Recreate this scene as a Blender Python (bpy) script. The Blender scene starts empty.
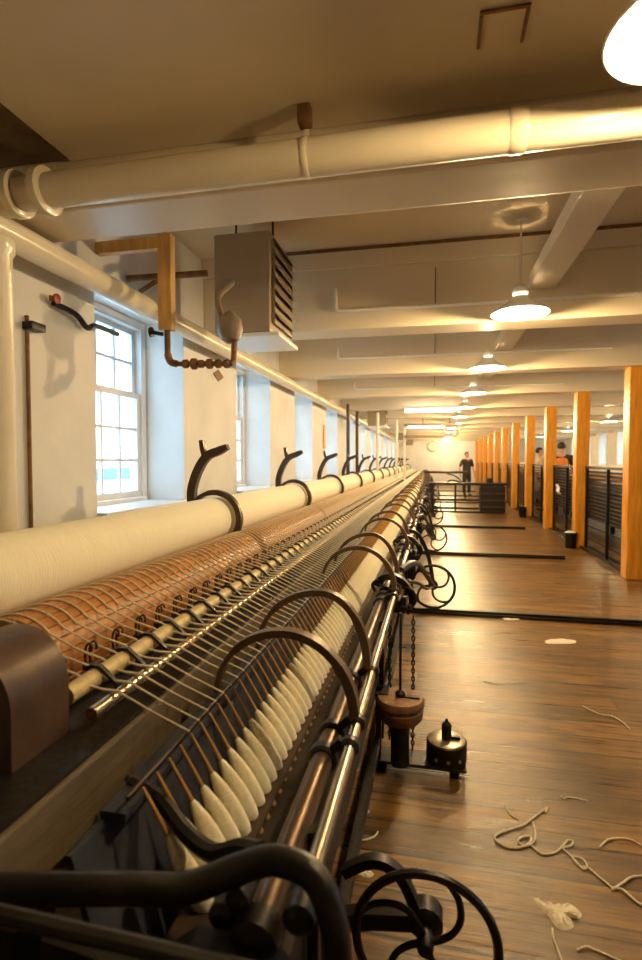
import bpy, bmesh, math, random
from mathutils import Vector, Matrix
random.seed(7)
sc = bpy.context.scene
COL = sc.collection
PI = math.pi
P = 2.34                      # bay pitch of the mill

# ------------------------------------------------------------------ materials
def mat(name, col, rough=.5, metal=0., bump=0., bscale=40., var=0., vscale=8., stretch=(1, 1, 1), spec=.5, coat=0.):
    m = bpy.data.materials.new(name); m.use_nodes = True
    nt = m.node_tree; b = nt.nodes['Principled BSDF']
    b.inputs['Base Color'].default_value = (*col, 1)
    b.inputs['Roughness'].default_value = rough
    b.inputs['Metallic'].default_value = metal
    b.inputs['Specular IOR Level'].default_value = spec
    b.inputs['Coat Weight'].default_value = coat
    if var or bump:
        tc = nt.nodes.new('ShaderNodeTexCoord'); mp = nt.nodes.new('ShaderNodeMapping')
        mp.inputs['Scale'].default_value = stretch
        nt.links.new(tc.outputs['Object'], mp.inputs['Vector'])
    if var:
        n = nt.nodes.new('ShaderNodeTexNoise'); n.inputs['Scale'].default_value = vscale; n.inputs['Detail'].default_value = 6
        r = nt.nodes.new('ShaderNodeValToRGB')
        r.color_ramp.elements[0].position = .3; r.color_ramp.elements[1].position = .7
        r.color_ramp.elements[0].color = (*[c * (1 - var) for c in col], 1)
        r.color_ramp.elements[1].color = (*[min(1, c * (1 + var * .5)) for c in col], 1)
        nt.links.new(mp.outputs['Vector'], n.inputs['Vector'])
        nt.links.new(n.outputs['Fac'], r.inputs['Fac']); nt.links.new(r.outputs['Color'], b.inputs['Base Color'])
    if bump:
        n2 = nt.nodes.new('ShaderNodeTexNoise'); n2.inputs['Scale'].default_value = bscale; n2.inputs['Detail'].default_value = 4
        bp = nt.nodes.new('ShaderNodeBump'); bp.inputs['Strength'].default_value = bump; bp.inputs['Distance'].default_value = .01
        nt.links.new(mp.outputs['Vector'], n2.inputs['Vector'])
        nt.links.new(n2.outputs['Fac'], bp.inputs['Height']); nt.links.new(bp.outputs['Normal'], b.inputs['Normal'])
    return m

def emis(name, col, s):
    m = bpy.data.materials.new(name); m.use_nodes = True
    b = m.node_tree.nodes['Principled BSDF']
    b.inputs['Base Color'].default_value = (*col, 1)
    b.inputs['Emission Color'].default_value = (*col, 1); b.inputs['Emission Strength'].default_value = s
    return m

M = {}
M['wall'] = mat('limewash', (.78, .76, .72), .75, bump=.35, bscale=9, var=.10, vscale=2.2)
M['wall_right'] = mat('cream_limewash', (.80, .74, .60), .75, bump=.3, bscale=9, var=.08, vscale=2)
M['ceil'] = mat('ceiling_paint', (.76, .65, .46), .5, bump=.15, bscale=6, var=.07, vscale=1.7)
M['beam'] = mat('beam_paint', (.78, .68, .50), .38, bump=.12, bscale=10, var=.06, vscale=2.5, stretch=(.4, 1, 1))
M['pipe'] = mat('cream_gloss', (.80, .72, .55), .22, bump=.1, bscale=14, var=.06, vscale=5)
M['corner_shade'] = mat('painted_corner_shade', (.20, .14, .085), .9, var=.4, vscale=6)  # shade of the ceiling corner put into the base colour
M['post'] = mat('varnished_pine', (.76, .31, .025), .32, var=.25, vscale=5, stretch=(7, 7, .7), bump=.1, bscale=12)
M['softwood'] = mat('orange_softwood', (.62, .36, .12), .5, var=.25, vscale=6, stretch=(5, 5, 1))
M['iron'] = mat('black_iron', (.013, .010, .008), .42, .30, bump=.15, bscale=60, var=.3, vscale=20)
M['bronze'] = mat('brown_iron', (.075, .047, .028), .40, .45, bump=.1, bscale=60, var=.3, vscale=18)
M['hoop'] = mat('hoop_iron', (.13, .082, .048), .45, .3, bump=.1, bscale=60, var=.25, vscale=18)
M['cover'] = mat('brown_cast_cover', (.085, .045, .024), .40, .2, bump=.1, bscale=40, var=.25, vscale=14)
M['rust'] = mat('rusty_iron', (.23, .115, .045), .6, .3, bump=.3, bscale=50, var=.4, vscale=20)
M['steel'] = mat('oiled_steel', (.50, .39, .27), .26, 1.0, var=.2, vscale=25)
M['steel_dark'] = mat('dull_steel', (.13, .085, .052), .34, .8, var=.25, vscale=25)
M['worn_steel'] = mat('worn_plate_steel', (.55, .48, .38), .35, .8, var=.35, vscale=30)
M['gold'] = mat('leather_roller', (.62, .49, .25), .5, .05, bump=.2, bscale=70, var=.25, vscale=30)
M['slat'] = mat('drum_slats', (.52, .225, .06), .42, var=.30, vscale=7, stretch=(3, .8, 3), bump=.1, bscale=30)
M['plank'] = mat('oily_plank', (.15, .115, .07), .5, var=.35, vscale=6, stretch=(4, .6, 4), bump=.15, bscale=25)
M['dark'] = mat('dark_wood', (.03, .02, .014), .6, var=.3, vscale=9)
M['navy'] = mat('navy_felt', (.02, .022, .04), .8, var=.3, vscale=30)
M['yarn'] = mat('cream_yarn', (.86, .78, .60), .85, bump=.3, bscale=220, var=.08, vscale=60)
M['cop'] = mat('wound_cop', (.95, .89, .67), .8, bump=.5, bscale=60, var=.06, vscale=20, stretch=(1, 1, 6))
M['slub'] = mat('wound_slubbing', (.95, .89, .68), .85, bump=.2, bscale=16, var=.03, vscale=5, stretch=(1, 12, 1))
M['spindle'] = mat('spindle_wood', (.52, .27, .07), .4, var=.2, vscale=30)
M['grey'] = mat('heater_enamel', (.34, .26, .175), .5, bump=.05, bscale=40, var=.08, vscale=6)
M['greydark'] = mat('heater_louvre', (.24, .18, .12), .5, var=.15, vscale=12)
M['white'] = mat('white_enamel', (.85, .84, .80), .25)
M['frame'] = mat('window_paint', (.74, .72, .70), .4, bump=.1, bscale=30, var=.06)
M['red'] = mat('red_paint', (.30, .03, .01), .4)
M['bulb'] = emis('bulb_glow', (1, .80, .48), 40)
M['tube'] = emis('tube_glow', (1, .93, .78), 9)
M['navycloth'] = mat('dark_cloth', (.028, .022, .02), .9, bump=.2, bscale=60)
M['coat'] = mat('black_coat', (.03, .025, .025), .85, bump=.2, bscale=60)
M['beige'] = mat('beige_coat', (.50, .38, .24), .85, bump=.2, bscale=60)
M['orange'] = mat('orange_cloth', (.70, .20, .04), .8, bump=.2, bscale=60)
M['skin'] = mat('skin', (.50, .29, .19), .5)
M['hair'] = mat('dark_hair', (.03, .02, .014), .6)
M['paper'] = mat('white_paper', (.8, .78, .74), .7)
M['clock'] = mat('clock_face', (.78, .72, .58), .4)
M['roof'] = mat('slate_blue_roof', (.10, .22, .27), .6, var=.2)
M['snow'] = mat('pale_ground', (.70, .74, .74), .9, var=.1, vscale=.5)

def glass_mat():
    m = bpy.data.materials.new('window_glass'); m.use_nodes = True
    nt = m.node_tree; nt.nodes.clear()
    o = nt.nodes.new('ShaderNodeOutputMaterial'); mx = nt.nodes.new('ShaderNodeMixShader')
    t = nt.nodes.new('ShaderNodeBsdfTransparent'); g = nt.nodes.new('ShaderNodeBsdfGlossy'); fr = nt.nodes.new('ShaderNodeValue')
    t.inputs['Color'].default_value = (.88, .95, .97, 1); g.inputs['Roughness'].default_value = .03; fr.outputs[0].default_value = .05
    nt.links.new(fr.outputs[0], mx.inputs[0]); nt.links.new(t.outputs[0], mx.inputs[1]); nt.links.new(g.outputs[0], mx.inputs[2])
    nt.links.new(mx.outputs[0], o.inputs['Surface'])
    return m
M['glass'] = glass_mat()

def floor_mat():
    m = bpy.data.materials.new('floor_boards'); m.use_nodes = True
    nt = m.node_tree; N = nt.nodes; L = nt.links; b = N['Principled BSDF']
    def math_(op, a, bb=None):
        n = N.new('ShaderNodeMath'); n.operation = op
        for i, v in enumerate((a, bb)):
            if v is None: continue
            if isinstance(v, (int, float)): n.inputs[i].default_value = v
            else: L.new(v, n.inputs[i])
        return n.outputs[0]
    tc = N.new('ShaderNodeTexCoord'); sp = N.new('ShaderNodeSeparateXYZ'); L.new(tc.outputs['Object'], sp.inputs[0])
    yb = math_('DIVIDE', sp.outputs['Y'], .168)
    idx = math_('FLOOR', yb); fr = math_('FRACT', yb)
    # random per board and per length
    wn = N.new('ShaderNodeTexWhiteNoise'); wn.noise_dimensions = '1D'; L.new(idx, wn.inputs['W'])
    xs = math_('ADD', math_('DIVIDE', sp.outputs['X'], 5.3), math_('MULTIPLY', wn.outputs['Value'], 7.0))
    seg = math_('FLOOR', xs); xfr = math_('FRACT', xs)
    wn2 = N.new('ShaderNodeTexWhiteNoise'); wn2.noise_dimensions = '2D'
    cb = N.new('ShaderNodeCombineXYZ'); L.new(idx, cb.inputs[0]); L.new(seg, cb.inputs[1]); L.new(cb.outputs[0], wn2.inputs['Vector'])
    # grain
    cb2 = N.new('ShaderNodeCombineXYZ'); L.new(math_('MULTIPLY', sp.outputs['X'], 1.3), cb2.inputs[0])
    L.new(math_('MULTIPLY', sp.outputs['Y'], 26), cb2.inputs[1]); L.new(math_('MULTIPLY', wn2.outputs['Value'], 30), cb2.inputs[2])
    gr = N.new('ShaderNodeTexNoise'); gr.inputs['Scale'].default_value = 1.6; gr.inputs['Detail'].default_value = 7; gr.inputs['Roughness'].default_value = .65
    L.new(cb2.outputs[0], gr.inputs['Vector'])
    # oil stains
    cb3 = N.new('ShaderNodeCombineXYZ'); L.new(math_('MULTIPLY', sp.outputs['X'], 1.6), cb3.inputs[0]); L.new(math_('MULTIPLY', sp.outputs['Y'], 4.), cb3.inputs[1])
    st = N.new('ShaderNodeTexNoise'); st.inputs['Scale'].default_value = 1.5; st.inputs['Detail'].default_value = 6; st.inputs['Roughness'].default_value = .6
    L.new(cb3.outputs[0], st.inputs['Vector'])
    v = math_('ADD', math_('MULTIPLY', gr.outputs['Fac'], .95), math_('MULTIPLY', wn2.outputs['Value'], .22))
    ramp = N.new('ShaderNodeValToRGB'); e = ramp.color_ramp.elements
    e[0].position = .22; e[0].color = (.018, .008, .0025, 1); e[1].position = .86; e[1].color = (.32, .165, .036, 1)
    k = ramp.color_ramp.elements.new(.52); k.color = (.125, .060, .0125, 1)
    L.new(v, ramp.inputs['Fac'])
    r2 = N.new('ShaderNodeValToRGB'); r2.color_ramp.elements[0].position = .34; r2.color_ramp.elements[0].color = (.34, .31, .28, 1)
    r2.color_ramp.elements[1].position = .56; r2.color_ramp.elements[1].color = (1, 1, 1, 1); L.new(st.outputs['Fac'], r2.inputs['Fac'])
    mx = N.new('ShaderNodeMix'); mx.data_type = 'RGBA'; mx.blend_type = 'MULTIPLY'; mx.inputs[0].default_value = 1.0
    L.new(ramp.outputs['Color'], mx.inputs[6]); L.new(r2.outputs['Color'], mx.inputs[7])
    # gaps between boards and at board ends
    g1 = math_('LESS_THAN', fr, .065); g2 = math_('LESS_THAN', xfr, .0010); gap = math_('MAXIMUM', g1, g2)
    mx2 = N.new('ShaderNodeMix'); mx2.data_type = 'RGBA'; L.new(math_('MULTIPLY', gap, .85), mx2.inputs[0])
    L.new(mx.outputs[2], mx2.inputs[6]); mx2.inputs[7].default_value = (.012, .006, .003, 1)
    L.new(mx2.outputs[2], b.inputs['Base Color'])
    rr = N.new('ShaderNodeMapRange'); L.new(gr.outputs['Fac'], rr.inputs[0]); rr.inputs[1].default_value = .3; rr.inputs[2].default_value = .7
    rr.inputs[3].default_value = .24; rr.inputs[4].default_value = .42; b.inputs['Specular IOR Level'].default_value = .42; L.new(rr.outputs[0], b.inputs['Roughness'])
    bp = N.new('ShaderNodeBump'); bp.inputs['Strength'].default_value = .7; bp.inputs['Distance'].default_value = .006
    L.new(math_('SUBTRACT', gr.outputs['Fac'], math_('MULTIPLY', gap, 1.5)), bp.inputs['Height']); L.new(bp.outputs['Normal'], b.inputs['Normal'])
    return m
M['floor'] = floor_mat()

# ------------------------------------------------------------------ geometry helpers
def B(): return bmesh.new()

def box(bm, x0, x1, y0, y1, z0, z1, bev=0.):
    v = [bm.verts.new((x, y, z)) for x in (x0, x1) for y in (y0, y1) for z in (z0, z1)]
    fs = [bm.faces.new([v[i] for i in q]) for q in ((0, 1, 3, 2), (4, 6, 7, 5), (0, 4, 5, 1), (2, 3, 7, 6), (0, 2, 6, 4), (1, 5, 7, 3))]
    if bev:
        es = list({e for f in fs for e in f.edges})
        bmesh.ops.bevel(bm, geom=es, offset=bev, segments=2, profile=.6, affect='EDGES')

def tube(bm, pts, r, n=8, caps=True, closed=False):
    pts = [Vector(p) for p in pts]; m = len(pts)
    rs = r if isinstance(r, (list, tuple)) else [r] * m
    tang = []
    for i in range(m):
        a = pts[(i - 1) % m] if (closed or i) else pts[i]; c = pts[(i + 1) % m] if (closed or i < m - 1) else pts[i]
        tang.append((c - a).normalized())
    t0 = tang[0]; up = Vector((0, 0, 1)) if abs(t0.z) < .9 else Vector((0, 1, 0))
    nrm = (up - t0 * up.dot(t0)).normalized(); rings = []
    for i in range(m):
        t = tang[i]; nrm = (nrm - t * nrm.dot(t)).normalized(); bn = t.cross(nrm)
        rings.append([bm.verts.new(pts[i] + (nrm * math.cos(2 * PI * k / n) + bn * math.sin(2 * PI * k / n)) * rs[i]) for k in range(n)])
    for i in range(m if closed else m - 1):
        a, c = rings[i], rings[(i + 1) % m]
        for k in range(n):
            bm.faces.new((a[k], a[(k + 1) % n], c[(k + 1) % n], c[k]))
    if caps and not closed:
        bm.faces.new(rings[0][::-1]); bm.faces.new(rings[-1])

def lathe(bm, prof, n=20, o=(0, 0, 0), axis='Z', closed=False):
    o = Vector(o); rings = []
    for r, h in prof:
        ring = []
        for k in range(n):
            a = 2 * PI * k / n; c, s = r * math.cos(a), r * math.sin(a)
            p = {'Z': (c, s, h), 'Y': (s, h, c), 'X': (h, c, s)}[axis]
            ring.append(bm.verts.new(o + Vector(p)))
        rings.append(ring)
    for i in range(len(rings) - 1):
        for k in range(n):
            bm.faces.new((rings[i][k], rings[i][(k + 1) % n], rings[i + 1][(k + 1) % n], rings[i + 1][k]))
    if not closed:
        bm.faces.new(rings[0][::-1]); bm.faces.new(rings[-1])

def strip(bm, pts, t, y0, y1):
    """flat iron bar bent along a path in the XZ plane: thickness t in plane, y0..y1 across"""
    m = len(pts); L = []; ts = t if isinstance(t, (list, tuple)) else [t] * m
    for i in range(m):
        a = pts[max(i - 1, 0)]; c = pts[min(i + 1, m - 1)]
        dx, dz = c[0] - a[0], c[1] - a[1]; l = math.hypot(dx, dz); nx, nz = -dz / l, dx / l
        h = ts[i] / 2; x, z = pts[i]
        L.append([bm.verts.new(q) for q in ((x + nx * h, y0, z + nz * h), (x + nx * h, y1, z + nz * h), (x - nx * h, y1, z - nz * h), (x - nx * h, y0, z - nz * h))])
    for i in range(m - 1):
        for k in range(4):
            bm.faces.new((L[i][k], L[i][(k + 1) % 4], L[i + 1][(k + 1) % 4], L[i + 1][k]))
    bm.faces.new(L[0][::-1]); bm.faces.new(L[-1])

def prism(bm, poly, y0, y1):
    a = [bm.verts.new((x, y0, z)) for x, z in poly]; c = [bm.verts.new((x, y1, z)) for x, z in poly]; n = len(poly)
    bm.faces.new(a); bm.faces.new(c[::-1])
    for i in range(n): bm.faces.new((a[i], c[i], c[(i + 1) % n], a[(i + 1) % n]))

def spline(pts, n=8, closed=False):
    """Catmull-Rom through the points"""
    P_ = [Vector(p) for p in pts]; out = []; m = len(P_)
    for i in range(m if closed else m - 1):
        g = (lambda k: P_[k % m]) if closed else (lambda k: P_[min(max(k, 0), m - 1)])
        a, b, c, d = g(i - 1), g(i), g(i + 1), g(i + 2)
        for k in range(n):
            t = k / n
            out.append(.5 * ((2 * b) + (c - a) * t + (2 * a - 5 * b + 4 * c - d) * t * t + (3 * b - a - 3 * c + d) * t ** 3))
    if not closed: out.append(P_[-1])
    return out

def mesh_of(name, bm, m, smooth=True):
    bmesh.ops.recalc_face_normals(bm, faces=bm.faces)
    me = bpy.data.meshes.new(name); bm.to_mesh(me); bm.free()
    me.materials.append(M[m] if isinstance(m, str) else m)
    if smooth:
        for p in me.polygons: p.use_smooth = True
        me.set_sharp_from_angle(angle=math.radians(38))
    return me

def obj(name, bm, m, parent=None, loc=None, smooth=True):
    me = bm if isinstance(bm, bpy.types.Mesh) else mesh_of(name, bm, m, smooth)
    o = bpy.data.objects.new(name, me); COL.objects.link(o)
    if parent: o.parent = parent
    if loc: o.location = loc
    return o

def tag(o, label=None, cat=None, group=None, kind=None):
    if label: o['label'] = label
    if cat: o['category'] = cat
    if group: o['group'] = group
    if kind: o['kind'] = kind
    return o

def thing(name, label, cat, loc=(0, 0, 0), rz=0, group=None):
    o = bpy.data.objects.new(name, None); COL.objects.link(o); o.empty_display_size = .05
    o.location = loc; o.rotation_euler = (0, 0, rz)
    return tag(o, label, cat, group)

def dup(root, loc, label=None, rz=None):
    r = root.copy(); COL.objects.link(r); r.location = loc
    if rz is not None: r.rotation_euler = (0, 0, rz)
    if label: r['label'] = label
    for ch in list(root.children):
        c = ch.copy(); COL.objects.link(c); c.parent = r
        for g in list(ch.children):
            d = g.copy(); COL.objects.link(d); d.parent = c
    return r

def struct(name, bm, m, parent=None, smooth=False):
    o = obj(name, bm, m, parent, smooth=smooth)
    if not parent: o['kind'] = 'structure'
    return o

ORD = ['nearest', 'second', 'third', 'fourth', 'fifth', 'sixth', 'seventh', 'eighth', 'ninth', 'tenth', 'eleventh', 'twelfth', 'thirteenth', 'fourteenth', 'fifteenth', 'sixteenth']
def nth(k): return 'the nearest' if k == 0 else 'the ' + ORD[k] + ' from the camera'

# ------------------------------------------------------------------ the setting
XL, XR, Y0, Y1, ZC = -2.0, 7.0, -7.0, 31.0, 3.15
bm = B(); box(bm, XL - .45, XR + .45, Y0 - .3, Y1 + .3, -.2, 0); struct('floor', bm, 'floor')
bm = B(); box(bm, XL - .45, XR + .45, Y0 - .3, Y1 + .3, ZC, ZC + .2); struct('ceiling', bm, 'ceil')
bm = B(); box(bm, -1.54, XR, Y0, 2.06, 2.69, ZC - .002); struct('ceiling', bm, 'ceil')
bm = B(); box(bm, XL - .45, XR + .45, Y0 - .3, Y0, 0, ZC); struct('wall_back', bm, 'wall')
bm = B(); box(bm, XL - .45, XR + .45, Y1, Y1 + .3, 0, ZC); struct('wall_front', bm, 'wall')

WZ0, WZ1 = 1.06, 2.52
openings = [(2.86 + P * k, 4.01 + P * k) for k in range(0, 12)]
def window_wall(name, xa, xb, m):
    bm = B(); y = Y0
    for a, c in openings:
        if a > y: box(bm, xa, xb, y, a, 0, ZC)
        box(bm, xa, xb, a, c, 0, WZ0); box(bm, xa, xb, a, c, WZ1, ZC); y = c
    box(bm, xa, xb, y, Y1, 0, ZC)
    struct(name, bm, m)
window_wall('wall_left', XL - .45, XL, 'wall')
window_wall('wall_right', XR, XR + .45, 'wall_right')

def sash_window(n, x, a, c, inward):
    """frame, sashes and glazing bars set at the outer side of the reveal"""
    t = thing('window_%d' % n, None, None, (x, a, WZ0)); t['kind'] = 'structure'
    w, h = c - a, WZ1 - WZ0; e = .004
    bm = B()
    box(bm, -.06, .06, e, .07, .0, h - e, .006); box(bm, -.06, .06, w - .07, w - e, 0, h - e, .006)
    box(bm, -.06, .06, .07, w - .07, h - .07, h - e, .006); box(bm, -.06, .10, .07, w - .07, 0, .05, .006)
    obj('window_frame', bm, 'frame', t, smooth=False)
    bm = B(); mid = h * .60
    i0, i1 = .07, w - .07
    for (z0, z1, xo) in ((.05, mid, .022), (mid - .03, h - .07, -.018)):
        box(bm, xo - .018, xo + .018, i0, i0 + .045, z0, z1); box(bm, xo - .018, xo + .018, i1 - .045, i1, z0, z1)
        box(bm, xo - .018, xo + .018, i0 + .045, i1 - .045, z0, z0 + .045); box(bm, xo - .018, xo + .018, i0 + .045, i1 - .045, z1 - .04, z1)
        cols = 4
        for k in range(1, cols):
            y = i0 + .045 + (i1 - i0 - .09) * k / cols
            box(bm, xo - .012, xo + .012, y - .010, y + .010, z0 + .045, z1 - .04)
        rows = 3 if z0 < .1 else 2
        for k in range(1, rows):
            z = z0 + .045 + (z1 - z0 - .085) * k / rows
            box(bm, xo - .0115, xo + .0115, i0 + .045, i1 - .045, z - .010, z + .010)
    obj('sash', bm, 'frame', t, smooth=False)
    bm = B(); box(bm, .020, .023, i0 + .03, i1 - .03, .08, mid - .02); box(bm, -.020, -.017, i0 + .03, i1 - .03, mid, h - .09)
    obj('pane', bm, 'glass', t, smooth=False)
    bm = B(); box(bm, *((.10, .455) if inward > 0 else (-.455, -.10)), e, w - e, -.03 + .032, .02, .006)
    obj('window_sill', bm, 'frame', t, smooth=False)
nw = 1
for a, c in openings:
    sash_window(nw, XL - .39, a, c, 1); nw += 1
for a, c in openings:
    sash_window(nw, XR + .39, a, c, -1); nw += 1
for side, xx in ((1, XL - .44), (-1, XR + .44)):          # light portals only guide the daylight sampling
    for a, c in openings:
        ld = bpy.data.lights.new('window_portal', 'AREA'); ld.shape = 'RECTANGLE'; ld.size = WZ1 - WZ0; ld.size_y = c - a
        ld.cycles.is_portal = True
        lo = bpy.data.objects.new('window_portal', ld); COL.objects.link(lo)
        lo.location = (xx, (a + c) / 2, (WZ0 + WZ1) / 2); lo.rotation_euler = (0, -side * PI / 2, 0)

# cross beams, one per bay, resting on the timber posts
BY = [2.22 + P * k for k in range(13) if 2.22 + P * k < Y1 - .1]
for k, y in enumerate(BY):
    bm = B(); box(bm, XL, XR, y - .15, y + .15, 2.49, ZC - .003, .012)
    box(bm, XL, XR, y - .19, y - .151, ZC - .16, ZC - .004)
    struct('trim_%d' % (k + 1), bm, 'beam')
n = len(BY)
for k, y in enumerate(BY[:-1]):                          # boards running lengthwise between beams under the ceiling
    bm = B(); box(bm, .70, .90, y + .151, BY[k + 1] - .151, 2.72, 2.82, .008)
    struct('trim_%d' % (n + k + 1), bm, 'beam')
for k in (1, 2, 3):
    bm = B(); box(bm, -1.4, XR, BY[k] - .196, BY[k] - .1905, ZC - .030, ZC - .004); struct('trim_%d' % (41 + k), bm, 'rust')
bm = B(); box(bm, XL, -1.545, Y0, 2.06, 2.70, 2.76)       # box filling the gap beside the wall, dark colour stands in for shade
struct('trim_40', bm, 'corner_shade')
# ground outside with a low slate roof seen through the panes
bm = B(); box(bm, -60, XL - 1.2, -30, 80, -3.2, -3.0); struct('ground', bm, 'snow')
t = thing('outbuilding', 'long low outbuilding with slate-blue roof outside the left windows', 'building', (-23, 0, -3))
bm = B(); box(bm, -2.8, 2.8, -20, 90, 0, 3.3); obj('wall', bm, 'snow', t, smooth=False)
bm = B(); prism(bm, [(-3, 3.28), (0, 3.86), (3, 3.28), (3, 3.22), (-3, 3.22)], -20.3, 90.3); obj('roof', bm, 'roof', t, smooth=False)

# ------------------------------------------------------------------ timber posts
bm = B(); box(bm, -.10, .10, -.10, .10, 0, 2.49, .012)
for z in (1.98, 2.06, 2.14, 2.22, 2.30): box(bm, -.105, -.099, -.10, .09, z, z + .035, .002)
pm = mesh_of('timber_post', bm, 'post', False)
PX = 2.32
for k in range(11):
    y = 6.90 + P * k
    if y > Y1 - .3: break
    tag(obj('timber_post', pm, None, loc=(PX, y, 0)), 'square orange varnished timber post, %s in the row along the aisle' % nth(k), 'post', 'timber posts along the aisle')

# ------------------------------------------------------------------ railing between the posts
def make_railing():
    t = thing('railing', '', 'railing', (0, 0, 0), 0, 'black railings between the timber posts')
    L0 = P - .22
    for y in (.0, L0 / 2 - .02, L0 - .04):
        bm = B(); box(bm, -.02, .02, y, y + .04, 0, 1.27, .004); obj('upright', bm, 'iron', t, smooth=False)
    bm = B(); box(bm, -.03, .03, .0, L0, 1.271, 1.31, .006); obj('top_rail', bm, 'iron', t, smooth=False)
    for z in [.50 + .0555 * i for i in range(14)]:
        bm = B(); tube(bm, [(.035, 0, z), (.035, L0, z)], .0155, 6); obj('bar', bm, 'iron', t)
    for z in (.16, .36):
        bm = B(); tube(bm, [(.035, 0, z), (.035, L0, z)], .011, 6); obj('bar', bm, 'iron', t)
    for x in (-.06, .07):
        bm = B(); box(bm, x - .022, x + .022, 0, L0, .002, .034, .003); obj('bottom_rail', bm, 'iron', t, smooth=False)
    return t
r0 = make_railing()
for k in range(10):
    o = r0 if k == 0 else dup(r0, (0, 0, 0))
    o.location = (PX + .06, 7.01 + P * k, 0)
    o['label'] = 'black barred iron railing between timber posts, %s along the aisle' % nth(k)

# ------------------------------------------------------------------ pendant lamps
LAMPC = (1.0, .70, .34)
def make_lamp():
    t = thing('pendant_lamp', '', 'lamp', (0, 0, 0), 0, 'white enamel pendant lamps in a row')
    bm = B()
    prof = [(.200, 0), (.205, .004), (.196, .014), (.150, .045), (.100, .075), (.068, .105), (.060, .120)]
    inner = [(.056, .118), (.064, .100), (.096, .068), (.146, .038), (.194, .006), (.200, 0)]
    lathe(bm, prof + inner, 40, closed=True); obj('shade', bm, 'white', t)
    bm = B(); lathe(bm, [(.030, .10), (.050, .135), (.058, .15), (.052, .185), (.030, .20), (.012, .215)], 24); obj('gallery', bm, 'white', t)
    bm = B(); lathe(bm, [(.004, .012), (.022, .018), (.034, .036), (.034, .054), (.022, .078), (.013, .10)], 20); obj('bulb', bm, 'bulb', t)
    bm = B(); tube(bm, [(0, 0, .21), (0, 0, .66)], .007, 8); lathe(bm, [(.04, .66), (.04, .675), (.012, .68)], 20); obj('rod', bm, 'pipe', t)
    return t
lamp0 = make_lamp()
LY = [1.50] + [4.09 + P * k for k in range(12)]
LY = [y for y in LY if y < Y1 - .8]
for k, y in enumerate(LY):
    o = lamp0 if k == 0 else dup(lamp0, (0, 0, 0))
    o.location = (.62 if k == 0 else .60, y, 2.46)
    o['label'] = 'white enamel pendant lamp hanging over the aisle, %s in the row' % nth(k)
for k in range(4):
    o = dup(lamp0, (4.7, 11.3 + 4.68 * k, 2.46), 'white pendant lamp beyond the timber posts, %s of that far row' % nth(k))
    o['group'] = 'pendant lamps beyond the posts'
def lamp_light(x, y, z, w):
    ld = bpy.data.lights.new('lamp_light', 'POINT'); ld.energy = w; ld.color = LAMPC; ld.shadow_soft_size = .035
    lo = bpy.data.objects.new('lamp_light', ld); COL.objects.link(lo); lo.location = (x, y, z)
for k, y in enumerate(LY): lamp_light(.62 if k == 0 else .60, y, 2.43, 26 if k == 0 else 46)
for k in range(4): lamp_light(4.7, 11.3 + 4.68 * k, 2.425, 42)

# ------------------------------------------------------------------ pipes and conduits
bm = B(); tube(bm, [(-1.85, -.6, 2.40), (-1.85, 30.6, 2.40)], .066, 20); t = obj('heating_pipe', bm, 'pipe')
tag(t, 'thick cream heating pipe running lengthwise along the left window wall', 'pipe')
bm = B()
for y in (1.45, 8.2, 14.4, 21.0): lathe(bm, [(.074, -.05), (.074, .05)], 20, (-1.85, y, 2.40), 'Y')
obj('coupling', bm, 'pipe', t)
bm = B(); tube(bm, [(-1.78, 1.955, 2.515), (6.6, 1.955, 2.555)], .068, 24)
t = obj('steam_pipe', bm, 'pipe'); tag(t, 'thick cream pipe crossing the room below the ceiling, nearest the camera', 'pipe')
for x in (-1.72, -1.585):
    bm = B(); lathe(bm, [(.082, -.022), (.094, -.016), (.094, .016), (.082, .022)], 24, (x, 1.955, 2.516), 'X'); obj('flange', bm, 'pipe', t)
bm = B(); lathe(bm, [(.070, -.03), (.0735, -.02), (.0735, .02), (.070, .03)], 24, (.27, 1.955, 2.527), 'X'); obj('coupling', bm, 'pipe', t)
bm = B(); lathe(bm, [(.0695, -.012), (.0705, -.01), (.0705, .01), (.0695, .012)], 24, (-.47, 1.955, 2.522), 'X'); box(bm, -.477, -.463, 1.945, 1.965, 2.58, 2.64); obj('strap', bm, 'pipe', t)
bm = B(); box(bm, -.495, -.445, 1.90, 1.95, 2.62, 2.689, .008); obj('hanger', bm, 'rust', t)
bm = B(); tube(bm, [(-1.74, 1.955, 2.515), (-1.87, 1.955, 2.50), (-1.99, 1.955, 2.50)], [.075, .085, .085], 20); obj('elbow', bm, 'pipe', t)
# vertical pipe by the wall
bm = B(); lathe(bm, [(.13, 0), (.13, .03), (.10, .05), (.10, 2.24), (.112, 2.26), (.112, 2.30)], 28, (-1.80, 1.86, 0))
tag(obj('standpipe', bm, 'pipe'), 'glossy cream iron upright pipe at the left wall, left edge of the view', 'pipe')
# conduits on the beam faces
for k, (x0, z, up) in enumerate(((-.81, 2.64, .19), (-1.22, 2.70, .14), (-1.35, 2.62, .12))):
    y = BY[k + 1] - .15 - .018
    bm = B(); pts = [(x0, y, z + up), (x0, y, z + .035), (x0 + .012, y, z + .010), (x0 + .035, y, z), (2.0, y, z)]
    tube(bm, pts, .016, 8); t = obj('conduit', bm, 'white')
    tag(t, 'thin cream bent conduit along a cross beam face, %s' % (nth(k) if k else 'nearest, above the first heater bay'), 'conduit', 'conduits on the beams')
    bm = B(); tube(bm, [(0, y, z + .01), (0, y, z + .30)], .006, 6); obj('branch', bm, 'greydark', t)
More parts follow.
